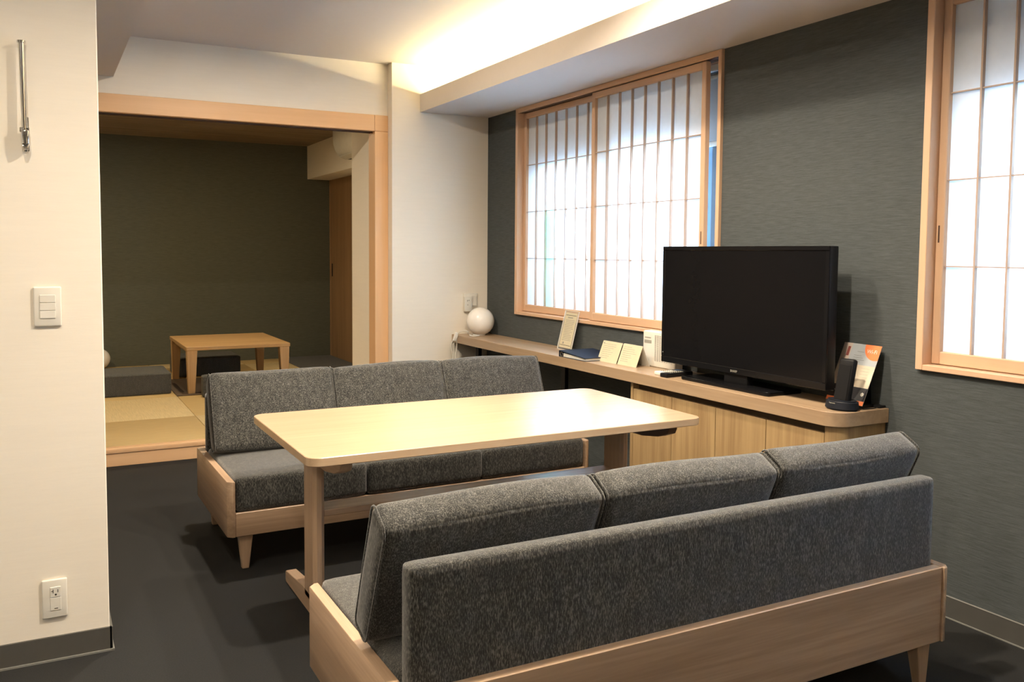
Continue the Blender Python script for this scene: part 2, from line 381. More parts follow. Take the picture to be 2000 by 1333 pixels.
obj('door_jamb', bm_box(2.795, 2.822, 9.172, 9.199, ZT, 2.02, 0.002, 1), M_brown, d2)

# ---------------------------------------------------------------- windows (frame, sashes) + shoji + blinds
def window(n, ya, yb):
    w = struct_empty('window_%d' % n, (XW, (ya+yb)/2, WZ[0]))
    z0, z1 = WZ; xf = XW-0.018; xb = XW+0.10
    t = 0.028
    obj('frame_jamb', bm_box(xf, xb, yb-t, yb, z0, z1-0.001, 0.002, 1), M_frame[2], w)
    obj('frame_jamb', bm_box(xf, xb, ya, ya+t-0.006, z0, z1-0.001, 0.002, 1), M_frame[2], w)
    obj('frame_head', bm_box(xf, xb, ya+t-0.006, yb-t, z1-t, z1-0.001, 0.002, 1), M_frame[1], w)
    obj('frame_sill', bm_box(xf, xb, ya+t-0.006, yb-t, z0, z0+0.020, 0.002, 1), M_frame[1], w)
    obj('track_groove', join(bm_box(XW-0.005, XW+0.024, ya+t, yb-t-0.001, z1-t-0.0022, z1-t+0.001), bm_box(XW+0.029, XW+0.058, ya+t, yb-t-0.001, z1-t-0.0022, z1-t+0.001)), M_dkwood, w)
    # aluminium sashes beyond
    xa, xo = XW+0.165, XW+0.22
    obj('sash_frame', join(bm_box(xa, xo, ya, ya+0.155, z0, z1), bm_box(xa-0.03, xo, ya+0.105, ya+0.135, z0, z1), bm_box(xa-0.01, xo, ya+0.160, ya+0.192, z0, z1), bm_box(xa-0.015, xo, ya+0.197, ya+0.206, z0, z1), bm_box(xa-0.008, xo, ya+0.211, ya+0.245, z0, z1), bm_box(xa, xo, yb-0.16, yb, z0, z1),
        bm_box(xa, xo, ya, yb, z0, z0+0.05), bm_box(xa, xo, ya, yb, z1-0.05, z1)), M_sash, w)
    ym = (ya+yb)/2
    for (a, b, x) in ((ya+0.247, ym+0.02, xa+0.008), (ym-0.02, yb-0.16, xa+0.030)):
        s = obj('sash', join(bm_box(x, x+0.02, a, a+0.06, z0+0.05, z1-0.05), bm_box(x, x+0.02, b-0.04, b, z0+0.05, z1-0.05),
            bm_box(x, x+0.02, a+0.04, b-0.04, z0+0.05, z0+0.10), bm_box(x, x+0.02, a+0.04, b-0.04, z1-0.09, z1-0.05)), M_blue, w)
        obj('pane', bm_box(x+0.008, x+0.012, a+0.04, b-0.04, z0+0.10, z1-0.09), M_glass, s)
    return w
win1 = window(1, *W1); win2 = window(2, *W2)
ZB, ZTp = 0.872, 2.1505
def shoji(label, ya, yb, x, cols, group=None):
    """x: front face"""
    MM = M_munt; t = thing('shoji_screen', (x+0.015, (ya+yb)/2, ZB), label, 'shoji screen', group)
    sw = 0.030; zt, zb = ZTp-0.034, ZB+0.045
    for (a, b) in ((ya, ya+sw), (yb-sw, yb)): obj('stile', bm_box(x, x+0.030, a, b, ZB, ZTp, 0.003, 1), M_frame[2], t)
    obj('top_rail', bm_box(x+0.001, x+0.029, ya+sw, yb-sw, zt, ZTp, 0.003, 1), M_frame[1], t)
    obj('bottom_rail', bm_box(x+0.001, x+0.029, ya+sw, yb-sw, ZB, zb, 0.003, 1), M_frame[1], t)
    P0, P1 = ya+sw, yb-sw
    for k in range(1, cols):
        y = P0+(P1-P0)*k/cols; obj('muntin', bm_box(x+0.006, x+0.020, y-0.0033, y+0.0033, zb, zt), MM[2], t)
    for k in range(1, 4):
        z = zb+(zt-zb)*k/4; obj('muntin', bm_box(x+0.009, x+0.019, P0, P1, z-0.0022, z+0.0022), MM[1], t)
    obj('paper', bm_box(x+0.0205, x+0.0208, P0-0.005, P1+0.005, zb-0.005, zt+0.005), M_paper, t)
    return t
s1 = shoji('far-left shoji screen standing behind the other one in the window behind the lamp', 3.955, 4.941, 2.801, 8)
s2 = shoji('front shoji screen of the window behind the television, gap at its right', 3.170, 4.112, 2.767, 8)
s3 = shoji('shoji screen cut by the right photo edge, in the nearest window', 1.050, 1.999, 2.801, 8)
s4 = shoji('shoji screen of the nearest window beyond the right photo edge', 0.14, 1.08, 2.767, 8)
obj('finger_pull', bm_box(2.8005, 2.803, 1.984, 1.990, 1.30, 1.36), M_dkwood, s3)
obj('finger_pull', bm_box(2.7665, 2.769, 3.180, 3.186, 1.30, 1.36), M_dkwood, s2)
def blind(label, ya, yb):
    t = thing('roller_blind', (2.86, (ya+yb)/2, 2.15), label, 'blind')
    obj('headrail', bm_box(2.850, 2.873, ya, yb, 2.120, 2.150, 0.003), M_plast, t)
    obj('roller', bm_tube([(2.860, ya+0.01, 2.095), (2.860, yb-0.01, 2.095)], 0.013, 14), M_lgrey, t)
    obj('cloth', bm_box(2.8715, 2.8722, ya+0.01, yb-0.01, 1.79, 2.10), M_blind, t)
    obj('bottom_bar', bm_box(2.867, 2.877, ya+0.01, yb-0.01, 1.768, 1.792, 0.003), M_plast, t)
    return t
blind('grey roller blind half lowered behind the shoji screens of the middle window', W1[0]+0.05, W1[1]-0.04)
blind('grey roller blind half lowered behind the nearest shoji window at right', W2[0]+0.05, W2[1]-0.04)
tag(obj('window_film', bm_box(2.840, 2.8405, 4.585, 4.702, ZB+0.001, 1.52), translucent('teal_tint', (0.50, 0.95, 0.86), 0.85), origin=(2.84, 4.64, ZB)), 'added pale teal strip tinting the glow of the left shoji screen', 'film')  # added strip behind the paper, tints the daylight there teal

# ---------------------------------------------------------------- downlights (out of frame, they light the table, sofas and walls)
def downlight(x, y, z, label, power, color=WARM, spread=radians(178)):
    t = thing('downlight', (x, y, z), label, 'ceiling light')
    obj('trim_ring', bm_lathe([(0.038, -0.001), (0.040, -0.006), (0.052, -0.006), (0.055, -0.001)], (x, y, z), 28), M_plast, t)
    obj('lens', bm_lathe([(0, -0.002), (0.038, -0.002)], (x, y, z), 24), emit('lens_glow_%d' % len(bpy.data.materials), color, 20), t)
    area('downlight_beam', (x, y, z-0.008), (0, 0, 0), 0.076, 0.076, power, color, spread=spread, shape='DISK')
for i, (x, y) in enumerate(((1.38, 2.83), (1.80, 2.77), (0.95, 4.02), (-0.15, 1.75), (1.25, 1.82), (-1.2, 1.2), (0.9, -1.3), (-0.9, -1.0))):
    downlight(x, y, ZC, ['warm recessed downlight above the middle of the dining table', 'warm recessed downlight above the right part of the dining table', 'warm recessed downlight above the gap between far sofa and tatami opening',
        'warm downlight above the camera near the switch wall', 'warm downlight above the near sofa', 'warm downlight in the rear left of the room', 'warm downlight in the middle rear of the room', 'warm downlight in the farthest rear left corner'][i], P_DOWN*(0.85, 0.9, 1.9, 0.62, 2.2, 0.95, 0.3, 0.7)[i], spread=radians((150, 150, 178, 160, 150, 165, 150, 150)[i]))
for i, (x, y) in enumerate(((1.2, 7.2), (-0.4, 7.6))):
    downlight(x, y, 2.37, ['warm downlight in the wooden ceiling above the low table', 'warm downlight in the wooden ceiling left of the low table'][i], P_TATAMI, (1.0, 0.78, 0.48))

# ================================================================== SOFAS
def sofa():
    t = thing('sofa', (0, 0, 0), 'far charcoal three-seat sofa facing the camera, left of the long shelf', 'sofa', None)
    L, D = 1.704, 0.690; x0, x1 = -L/2, L/2; f, b = -D/2, D/2; zb, zt = 0.138, 0.358
    for s in (-1, 1):
        xa, xb = (x0, x0+0.030) if s < 0 else (x1-0.030, x1)
        r = 0.018
        pts = [(xa, f+r), (xa+r, f), (xb, f), (xb, b), (xa+r, b), (xa, b-r)] if s < 0 else [(xa, f), (xb-r, f), (xb, f+r), (xb, b-r), (xb-r, b), (xa, b)]
        obj('side_panel', bm_prism(pts, 2, zb, zt, 0.002, 1), M_oak[1], t)
    obj('front_rail', bm_box(x0+0.031, x1-0.031, f+0.004, f+0.030, zb, 0.232, 0.002, 1), M_oak[0], t)
    obj('back_board', bm_box(x0+0.031, x1-0.031, b-0.034, b-0.006, zb, zt, 0.002, 1), M_oak[0], t)
    obj('seat_deck', bm_box(x0+0.031, x1-0.031, f+0.030, b-0.034, 0.190, 0.228), M_black, t)
    xi = (x1-0.031); w = 2*xi/3
    for k in range(3):
        cx_ = -xi + w*(k+0.5); yc = (f+0.006 + b-0.092)/2; dy = (b-0.092)-(f+0.006)
        obj('seat_cushion', soft_block(lambda q, cx_=cx_, yc=yc: Vector((cx_+q.x, yc+q.y, 0.302+q.z)), (w-0.002, dy, 0.142), 0.022, (0, 0, 0.006), (12, 14, 8)), M_fab, t, angle=80)
    # upholstered back panel
    obj('back_panel', soft_block(lambda q: Vector((q.x, b-0.064+q.y, 0.422+q.z)), (2*xi-0.002, 0.056, 0.386), 0.016, (0, 0.003, 0.0), (24, 6, 12)), M_fab, t, angle=80)
    # leaning back cushions
    def prof(u, v):   # u: 0 front .. 1 back ; v: 0 bottom .. 1 top ; returns (d from back plane, z)
        F0, F1, B0, B1 = (0.315, 0.400), (0.190, 0.725), (0.235, 0.374), (0.108, 0.676)
        a = [F0[i]*(1-v)+F1[i]*v for i in (0, 1)]; c = [B0[i]*(1-v)+B1[i]*v for i in (0, 1)]
        return a[0]*(1-u)+c[0]*u, a[1]*(1-u)+c[1]*u
    cw = 0.561
    for k in range(3):
        cx_ = (k-1)*cw
        def fm(q, cx_=cx_):
            d, z = prof(q.y/0.10+0.5, q.z/0.33+0.5)
            sag = 0.004*cos(q.x*9+k*2)*(1 if q.z > 0 else 0)
            return Vector((cx_+q.x, b-d, z-sag))
        c = obj('back_cushion', soft_block(fm, (cw-0.004, 0.10, 0.33), 0.024, (0.004, 0.013, 0.010), (18, 10, 16)), M_fab, t, angle=80)
        for s in (-1, 1):
            xx = s*(cw/2-0.006); P = []
            for (yy_, zz_) in round_rect(-0.0475, 0.0475, -0.1625, 0.1625, 0.022, 5): P.append(fm(Vector((xx, yy_, zz_))))
            obj('piping', bm_tube(P, 0.0028, 6, True), M_fab, c, angle=80)
    for sx in (-1, 1):
        for sy in (-1, 1):
            xo = sx*(L/2-0.075); yo = sy*(D/2-0.045)
            bm = bmesh.new(); top = []; bot = []
            for (dx, dy) in ((-1, -1), (1, -1), (1, 1), (-1, 1)):
                top.append(bm.verts.new((xo+dx*0.028, yo+dy*0.021, zb))); bot.append(bm.verts.new((xo+sx*0.002+dx*0.0135, yo+sy*0.008+dy*0.012, 0)))
            bm.faces.new(top); bm.faces.new(bot[::-1])
            for i in range(4): bm.faces.new([top[i], top[(i+1) % 4], bot[(i+1) % 4], bot[i]])
            bmesh.ops.recalc_face_normals(bm, faces=bm.faces)
            bmesh.ops.bevel(bm, geom=[e for e in bm.edges], offset=0.002, segments=1, affect='EDGES')
            obj('leg', bm, M_oak[2], t)
    return t
far = sofa()
near = dup(far, (0.6192+0.852, 2.258-0.345, 0), pi, 'near charcoal three-seat sofa in the foreground, its back to the camera')
far.location = (0.6208+0.846, 3.403+0.352, 0); far.rotation_euler = (0, 0, 0.0150)
for s_, d_ in ((far, 0.012), (near, -0.004)):     # the loose cushions sit a little towards the window wall
    for c in kids(s_):
        if c.name.startswith('back_cushion'): c.location.x += d_; c.scale.x = 1.0 if s_ is far else 1.015

# ================================================================== DINING TABLE
tb = thing('dining_table', (1.45, 2.893, 0), 'long light oak table with rounded corners between the two sofas', 'table')
obj('tabletop', bm_prism(round_rect(0.692, 2.207, 2.500, 3.285, 0.045, 8), 2, 0.612, 0.640, 0.002, 1), M_top, tb)
for s, (xa, xb) in ((-1, (0.800, 0.840)), (1, (2.070, 2.110))):
    c = 0.012
    obj('post', bm_prism([(xa+c, 2.832), (xb-c, 2.832), (xb, 2.832+c), (xb, 2.962-c), (xb-c, 2.962), (xa+c, 2.962), (xa, 2.962-c), (xa, 2.832+c)], 2, 0.05, 0.612), M_oak[2], tb)
    P = [(2.565, 0), (2.575, 0), (3.215, 0), (3.225, 0.008), (3.225, 0.036), (3.217, 0.044), (2.98, 0.070), (2.81, 0.070), (2.573, 0.044), (2.565, 0.036)]
    obj('foot', bm_prism(P, 0, xa, xb, 0.002, 1), M_oak[1], tb)
    A = [(2.535, 0.6115), (2.535, 0.598), (2.545, 0.580), (2.60, 0.560), (2.70, 0.545), (3.10, 0.545), (3.19, 0.560), (3.24, 0.580), (3.25, 0.598), (3.25, 0.6115)]
    obj('support_arm', bm_prism(A, 0, xa, xb, 0.002, 1), M_dkwood if s > 0 else M_oak[1], tb, label='dark arm under the table top' if s > 0 else None)  # right arm darker than the left one
obj('stretcher', bm_box(0.840, 2.070, 2.845, 2.950, 0.350, 0.372, 0.002, 1), M_str, tb)

# ================================================================== COUNTER + CABINET
ct = thing('counter_shelf', (2.64, 3.8, 0), 'long oak wall shelf running under the shoji windows', 'shelf')
CT = round_rect(2.500, XW-0.002, 2.139, YR-0.002, 0.075, 10, (0, 0, 1, 0))
obj('worktop', bm_prism(CT, 2, 0.637, ZCT, 0.0015, 1), M_counter, ct)
for (x, y) in ((2.70, 4.275), (2.62, 5.24)): obj('bracket', bm_box(x, x+0.025, y-0.022, y+0.022, 0.0, 0.637, 0.002, 1), M_black, ct)
cb = thing('cabinet', (2.65, 2.75, 0), 'low oak cabinet with four plain doors under the television', 'cabinet')
CB = round_rect(2.520, XW-0.004, 2.150, 2.210, 0.059, 10, (0, 0, 1, 0))
obj('end_column', bm_prism(CB, 2, 0.0, 0.636, 0.001, 1), M_door[2], cb)
obj('side_panel', bm_box(2.520, XW-0.004, 3.360, 3.378, 0, 0.636, 0.001, 1), M_door[1], cb)
obj('carcass', bm_box(2.555, XW-0.004, 2.212, 3.358, 0.05, 0.636), plain('cabinet_inside', (0.10, 0.065, 0.035), 0.7), cb)
obj('plinth', bm_box(2.565, XW-0.004, 2.212, 3.358, 0, 0.05), M_black, cb)
for k in range(4):
    a = 2.212+0.2868*k
    obj('door', bm_box(2.522, 2.542, a+0.0018, a+0.2850, 0.045, 0.606, 0.001, 1), M_door[(k*3+1) % 4], cb)

# ================================================================== TELEVISION
tv = thing('television', (2.64, 2.768, ZCT), 'large black flat television on the oak shelf, screen dark', 'television')
ya, yb, za, zb_ = 2.283, 3.254, 0.745, 1.288
obj('housing', join(bm_box(2.606, 2.650, ya, yb, za, zb_, 0.004, 2), bm_prism([(ya+0.10, za+0.03), (yb-0.10, za+0.03), (yb-0.16, zb_-0.12), (ya+0.16, zb_-0.12)], 0, 2.650, 2.685, 0.01, 2)), M_black, tv)
obj('bezel', join(bm_box(2.601, 2.608, ya, yb, zb_-0.018, zb_, 0.002, 1), bm_box(2.601, 2.608, ya, yb, za, za+0.028, 0.002, 1),
    bm_box(2.601, 2.608, ya, ya+0.020, za+0.028, zb_-0.018, 0.002, 1), bm_box(2.601, 2.608, yb-0.020, yb, za+0.028, zb_-0.018, 0.002, 1)), M_bgloss, tv)
obj('screen', bm_box(2.604, 2.607, ya+0.019, yb-0.019, za+0.027, zb_-0.017), M_screen, tv)
MX = lambda x, y, z: Matrix.Translation((x, y, z)) @ Matrix(((0, 0, -1, 0), (-1, 0, 0, 0), (0, 1, 0, 0), (0, 0, 0, 1)))   # text facing -x, reading towards -y
obj('brand_lettering', text_bm('SHARP', 0.014, MX(2.6005, 2.768, za+0.009), 'CENTER'), M_lgrey, tv)
obj('status_light', bm_box(2.6002, 2.602, yb-0.016, yb-0.012, za+0.045, za+0.049), M_plast, tv)
obj('stand_neck', bm_box(2.612, 2.650, 2.70, 2.84, ZCT+0.014, za+0.04, 0.006, 2), M_black, tv)
obj('stand_base', bm_prism(round_rect(2.545, 2.745, 2.520, 3.050, 0.02, 5), 2, ZCT, ZCT+0.016, 0.004, 2), M_bgloss, tv)

# ================================================================== LAMPS
def ball_lamp(x, y, z, r, label):
    t = thing('ball_lamp', (x, y, z), label, 'lamp')
    prof = [(0, 2*r)] + [(r*sin(a), r+r*cos(a)) for a in [pi*i/28 for i in range(1, 26)]] + [(0.030, 0.004)]
    obj('globe', bm_lathe(prof, (x, y, z), 40), M_globe, t, angle=60)
    obj('base_ring', bm_lathe([(0, 0), (0.034, 0), (0.034, 0.006), (0.0, 0.006)], (x, y, z), 28), M_plast, t)
    return t
l1 = ball_lamp(2.655, 5.262, ZCT, 0.0945, 'white glass ball lamp, unlit, on the far end of the oak shelf')
def curve(pts, n=8):
    pts = [Vector(p) for p in pts]; out = []
    for i in range(len(pts)-1):
        a, b, c, d = pts[max(i-1, 0)], pts[i], pts[i+1], pts[min(i+2, len(pts)-1)]
        for k in range(n):
            t = k/n; out.append(0.5*((2*b)+(c-a)*t+(2*a-5*b+4*c-d)*t*t+(3*b-a-3*c+d)*t**3))
    out.append(pts[-1]); return out
obj('cord', join(bm_tube(curve([(2.60, 5.20, .697), (2.56, 5.24, .700), (2.535, 5.20, .72), (2.515, 5.22, .728), (2.50, 5.26, .715), (2.49, 5.29, .69)]), 0.0035, 6),
    bm_tube(curve([(2.60, 5.25, .697), (2.55, 5.19, .705), (2.53, 5.17, .70), (2.55, 5.15, .696), (2.60, 5.17, .696)]), 0.0035, 6),
    bm_tube(curve([(2.482, 5.30, .665), (2.475, 5.31, .61), (2.483, 5.31, .54), (2.478, 5.31, .44)]), 0.0035, 6),
    bm_tube(curve([(2.488, 5.29, .665), (2.496, 5.30, .62), (2.488, 5.30, .55), (2.50, 5.30, .47), (2.49, 5.30, .42)]), 0.0035, 6),
    bm_tube(curve([(2.47, 5.30, .66), (2.455, 5.31, .62), (2.47, 5.31, .56), (2.462, 5.30, .47)]), 0.0035, 6)), M_plast, l1)
obj('inline_switch', xform(bm_box(-0.012, 0.012, -0.010, 0.010, -0.030, 0.030, 0.004, 2), Matrix.Translation((2.481, 5.29, 0.682)) @ Matrix.Rotation(0.35, 4, 'Y')), M_plast, l1)
ball_lamp(0.475, 9.09, ZT, 0.098, 'round lamp on the tatami floor, half hidden by the near left wall')

# ================================================================== WALL FITTINGS
sw = thing('light_switch', (0.013, YL, 1.088), 'white wall switch plate with three rockers on the near left wall', 'switch')
obj('plate', bm_box(-0.024, 0.051, YL-0.009, YL, 1.028, 1.147, 0.004, 3), M_plast, sw)
for (a, b) in ((1.100, 1.1225), (1.0765, 1.0985), (1.0525, 1.075)): obj('rocker', bm_box(-0.0075, 0.0345, YL-0.0115, YL-0.008, a, b, 0.0008, 1), M_plast, sw)
ou = thing('wall_socket', (0.013, YL, 0.195), 'white grounded power socket low on the near left wall', 'socket')
obj('plate', bm_box(-0.0225, 0.0475, YL-0.009, YL, 0.134, 0.254, 0.004, 3), M_plast, ou)
obj('socket_body', bm_box(0.000, 0.030, YL-0.0115, YL-0.008, 0.200, 0.231, 0.001, 1), M_plast, ou)
obj('cover', bm_box(0.000, 0.030, YL-0.0105, YL-0.008, 0.158, 0.198, 0.001, 1), M_plast, ou)
yf = YL-0.0118
obj('slot', join(bm_box(0.0075, 0.0095, yf, yf+0.002, 0.213, 0.224), bm_box(0.0035, 0.0075, yf, yf+0.002, 0.2175, 0.2195), bm_box(0.0205, 0.0225, yf, yf+0.002, 0.214, 0.223)), M_slot, ou)
obj('ground_hole', xform(bm_lathe([(0, -0.001), (0.003, -0.001), (0.003, 0.001), (0, 0.001)], (0, 0, 0), 14), Matrix.Translation((0.0155, yf+0.001, 0.2075)) @ Matrix.Rotation(pi/2, 4, 'X')), M_slot, ou)
obj('cover_latch', bm_box(0.011, 0.021, YL-0.0112, YL-0.010, 0.1635, 0.1655), M_slot, ou)
o2 = thing('wall_outlet', (2.64, YR, 0.905), 'white power outlet with cover on the pale wall above the ball lamp', 'outlet')
obj('plate', bm_box(2.585, 2.693, YR-0.008, YR, 0.874, 0.969, 0.003, 2), M_plast, o2)
obj('adapter', bm_box(2.585, 2.641, YR-0.030, YR-0.006, 0.845, 0.945, 0.004, 2), M_plast, o2)
obj('slot', join(bm_box(2.603, 2.606, YR-0.0315, YR-0.029, 0.915, 0.925), bm_box(2.615, 2.618, YR-0.0315, YR-0.029, 0.918, 0.926), bm_box(2.606, 2.609, YR-0.0315, YR-0.029, 0.888, 0.894)), M_slot, o2)
obj('cover', bm_box(2.646, 2.686, YR-0.012, YR-0.007, 0.882, 0.952, 0.002, 1), M_plast, o2)
hb = thing('folding_hanger_rod', (-0.037, YL, 1.54), 'chrome folding hanger rod on the near left wall above the switch', 'rod')
obj('rod', bm_tube([(-0.0375, YL-0.022, 1.856), (-0.0345, YL-0.026, 1.605)], 0.0078, 16), M_chrome, hb)
obj('end_cap', bm_lathe([(0, 0), (0.012, 0), (0.012, 0.006), (0, 0.006)], (-0.0375, YL-0.022, 1.855), 20), M_chrome, hb)
obj('wall_plate', bm_box(-0.036, -0.0225, YL-0.010, YL, 1.545, 1.645, 0.003, 2), M_chrome, hb)
obj('pivot', join(bm_box(-0.044, -0.0225, YL-0.038, YL-0.008, 1.560, 1.606, 0.005, 3), bm_prism([(-0.042, 1.562), (-0.024, 1.562), (-0.028, 1.541), (-0.038, 1.541)], 1, YL-0.036, YL-0.010, 0.003, 2)), M_chrome, hb)
obj('pivot_slot', bm_box(-0.0365, -0.0305, YL-0.0395, YL-0.03, 1.558, 1.592, 0.001, 1), M_slot, hb)
obj('pivot_ear', join(bm_box(-0.047, -0.043, YL-0.035, YL-0.015, 1.598, 1.612, 0.001, 1), bm_box(-0.0265, -0.0225, YL-0.035, YL-0.015, 1.598, 1.612, 0.001, 1)), M_chrome, hb)

# air conditioner in the tatami room
ac = thing('air_conditioner', (2.45, 7.1, 2.08), 'white air conditioner on the beam, half hidden by the opening post', 'air conditioner')
prof = [(2.556, 2.10), (2.50, 2.085), (2.44, 2.09), (2.40, 2.115), (2.370, 2.16), (2.355, 2.21), (2.350, 2.27), (2.350, 2.335), (2.365, 2.350), (2.556, 2.350)]
obj('body', bm_prism(prof, 1, 6.75, 7.62, 0.003, 2), M_plast, ac, angle=40)
obj('air_flap', xform(bm_box(-0.035, 0.035, 6.80, 7.57, -0.003, 0.003, 0.002, 1), Matrix.Translation((2.425, 0, 2.088)) @ Matrix.Rotation(0.35, 4, 'Y')), M_plast, ac)
obj('outlet_slot', bm_box(2.455, 2.50, 6.80, 7.57, 2.079, 2.088, 0.001, 1), M_slot, ac)

# ================================================================== TATAMI FURNITURE
lt = thing('low_table', (1.42, 7.68, ZT), 'low square-edged oak table on the tatami floor of the back room', 'table')
LX0, LX1, LY0, LY1, LZ = 1.005, 1.835, 7.165, 8.165, 0.487
obj('tabletop', bm_box(LX0, LX1, LY0, LY1, LZ-0.030, LZ, 0.003, 1), M_lowt, lt)
for (x, sx) in ((LX0, 1), (LX1, -1)):
    for (y, sy) in ((LY0, 1), (LY1, -1)):
        bm = bmesh.new(); T = []; B = []
        for (a, b) in ((0, 0), (1, 0), (1, 1), (0, 1)):
            T.append(bm.verts.new((x+sx*(0.006+0.080*a), y+sy*(0.006+0.080*b), LZ-0.030))); B.append(bm.verts.new((x+sx*(0.014+0.052*a), y+sy*(0.014+0.052*b), ZT)))
        bm.faces.new(T); bm.faces.new(B[::-1])
        for i in range(4): bm.faces.new([T[i], T[(i+1) % 4], B[(i+1) % 4], B[i]])
        bmesh.ops.recalc_face_normals(bm, faces=bm.faces); bmesh.ops.bevel(bm, geom=list(bm.edges), offset=0.002, segments=1, affect='EDGES')
        obj('leg', bm, M_lowz, lt)
obj('apron', join(bm_box(LX0+0.02, LX1-0.02, LY1-0.05, LY1-0.03, LZ-0.06, LZ-0.030), bm_box(LX0+0.03, LX0+0.05, LY0+0.09, LY1-0.09, LZ-0.06, LZ-0.030), bm_box(LX1-0.05, LX1-0.03, LY0+0.09, LY1-0.09, LZ-0.06, LZ-0.030)), M_lowz, lt)
def seat_block(x0, x1, y0, y1, label, h=0.170):
    t = thing('seat_block', ((x0+x1)/2, (y0+y1)/2, ZT), label, 'cushion')
    cx_, cy_ = (x0+x1)/2, (y0+y1)/2
    obj('seat_body', soft_block(lambda q: Vector((cx_+q.x, cy_+q.y, ZT+h/2+q.z)), (x1-x0, y1-y0, h), 0.014, (0, 0, 0.003), (8, 8, 6)), M_fab2, t, angle=80)
    P = [(a, b, ZT+h-0.012) for (a, b) in round_rect(x0+0.001, x1-0.001, y0+0.001, y1-0.001, 0.014, 4)]
    obj('piping', bm_tube(P, 0.003, 6, True), M_fab2, t)
seat_block(0.300, 0.906, 7.290, 7.790, 'charcoal block floor seat at left, in front of the floor lamp')
seat_block(1.060, 1.632, 8.190, 8.640, 'charcoal block floor seat behind the low table, near the back wall')
seat_block(1.100, 1.735, 6.980, 7.080, 'charcoal block floor seat in front of the low table, hidden by the sofa')
tag(obj('floor_mat', bm_box(2.235, 2.795, 7.30, 9.185, ZT, ZT+0.012, 0.004, 2), M_fab2, origin=(2.51, 8.2, ZT)), 'thin grey mat on the tatami in front of the wooden sliding door', 'mat')
tag(obj('floor_mat', bm_box(0.925, 1.93, 7.13, 8.05, ZT, ZT+0.008, 0.003, 1), plain('brown_mat', (0.10, 0.07, 0.045), 0.9), origin=(1.43, 7.6, ZT)), 'thin dark brown mat on the tatami under the low table', 'mat')

# ================================================================== ITEMS ON THE SHELF
def leaning(xb, xt, zt, yl, yr, z0=ZCT):
    """matrix: u (0..w) from left (high y) to right, v up along the leaning plane, w out of the face; returns M, width, height"""
    w = math.hypot(yl[1]-yr[1], yl[0]-yr[0]); U = Vector((yr[0]-yl[0], yr[1]-yl[1], 0)).normalized()
    o = Vector((yl[0], yl[1], z0)); dx = xt-xb
    V = Vector((dx, 0, zt-z0)); V = (V - U*V.dot(U)); h = V.length; V.normalize()
    Nn = U.cross(V)
    return Matrix((U, V, Nn)).transposed().to_4x4().copy(), o, w, h
def place(M, o): return Matrix.Translation(o) @ M
def plate(M, u0, u1, v0, v1, w0, w1, bev=0): return xform(bm_box(u0, u1, v0, v1, w0, w1, bev, 1), M)

# acrylic sign with notice
sg = thing('notice_stand', (2.72, 4.255, ZCT), 'clear acrylic stand holding a white printed notice under the window', 'sign')
M0, o0, w, h = leaning(2.700, 2.755, 0.917, (2.702, 4.345), (2.690, 4.180)); M = place(M0, o0)
obj('acrylic_plate', plate(M, 0, w, 0, h, -0.003, 0, 0.001), M_acryl, sg)
obj('acrylic_edge', join(plate(M, 0, 0.0025, 0, h, -0.004, 0.003), plate(M, w-0.0025, w, 0, h, -0.004, 0.003), plate(M, 0, w, 0, 0.0025, -0.004, 0.003), plate(M, 0, w, h-0.0025, h, -0.004, 0.003)), M_plast, sg)
obj('acrylic_foot', bm_box(2.699, 2.765, 4.185, 4.340, ZCT, ZCT+0.003, 0.001, 1), M_acryl, sg)
nt_ = obj('notice_sheet', plate(M, 0.014, w-0.012, 0.012, h-0.014, 0.0003, 0.0008), M_card, sg)
ln = [plate(M, 0.022, w-0.02, h-0.030, h-0.027, 0.0008, 0.0011), plate(M, 0.022, w-0.02, 0.026, 0.029, 0.0008, 0.0011)]
obj('rule_line', join(*ln), M_slot, nt_)
random.seed(7)
ln = [plate(M, w*0.30, w*0.66, h-0.046, h-0.039, 0.0008, 0.0011)]
for k in range(13):
    v = h-0.058-k*0.0098; a = 0.026+random.random()*0.012; ln.append(plate(M, a, w-0.026-random.random()*0.03, v-0.0014, v+0.0014, 0.0008, 0.0011))
obj('printed_lines', join(*ln), M_lgrey, nt_)
obj('printed_mark', join(plate(M, w*0.30, w*0.38, 0.034, 0.046, 0.0008, 0.0011)), M_grey, nt_)

# binder
bd = thing('ring_binder', (2.60, 3.86, ZCT), 'closed navy ring binder lying on the oak shelf', 'binder')
x0b, x1b, yb0, yb1 = 2.500, 2.725, 3.745, 4.000
obj('bottom_cover', bm_box(x0b, x1b, yb0, yb1, ZCT, ZCT+0.003, 0.001, 1), M_navy, bd)
obj('top_cover', bm_prism([(yb0, ZCT+0.015), (yb1, ZCT+0.031), (yb1, ZCT+0.034), (yb0, ZCT+0.018)], 0, x0b, x1b, 0.0008, 1), M_navy, bd)
obj('spine', bm_box(x0b, x1b, yb1-0.001, yb1+0.004, ZCT, ZCT+0.0345, 0.0015, 1), M_navy, bd)
obj('pages', bm_prism([(yb0+0.006, ZCT+0.003), (yb1-0.035, ZCT+0.003), (yb1-0.035, ZCT+0.022), (yb0+0.006, ZCT+0.0145)], 0, x0b+0.006, x1b-0.006), M_wpaper, bd)
obj('ring', bm_tube([(x0b+0.004, yb1-0.018+0.011*cos(a), ZCT+0.015+0.0115*sin(a)) for a in [2*pi*i/18 for i in range(18)]], 0.0013, 6, True), M_chrome, bd)

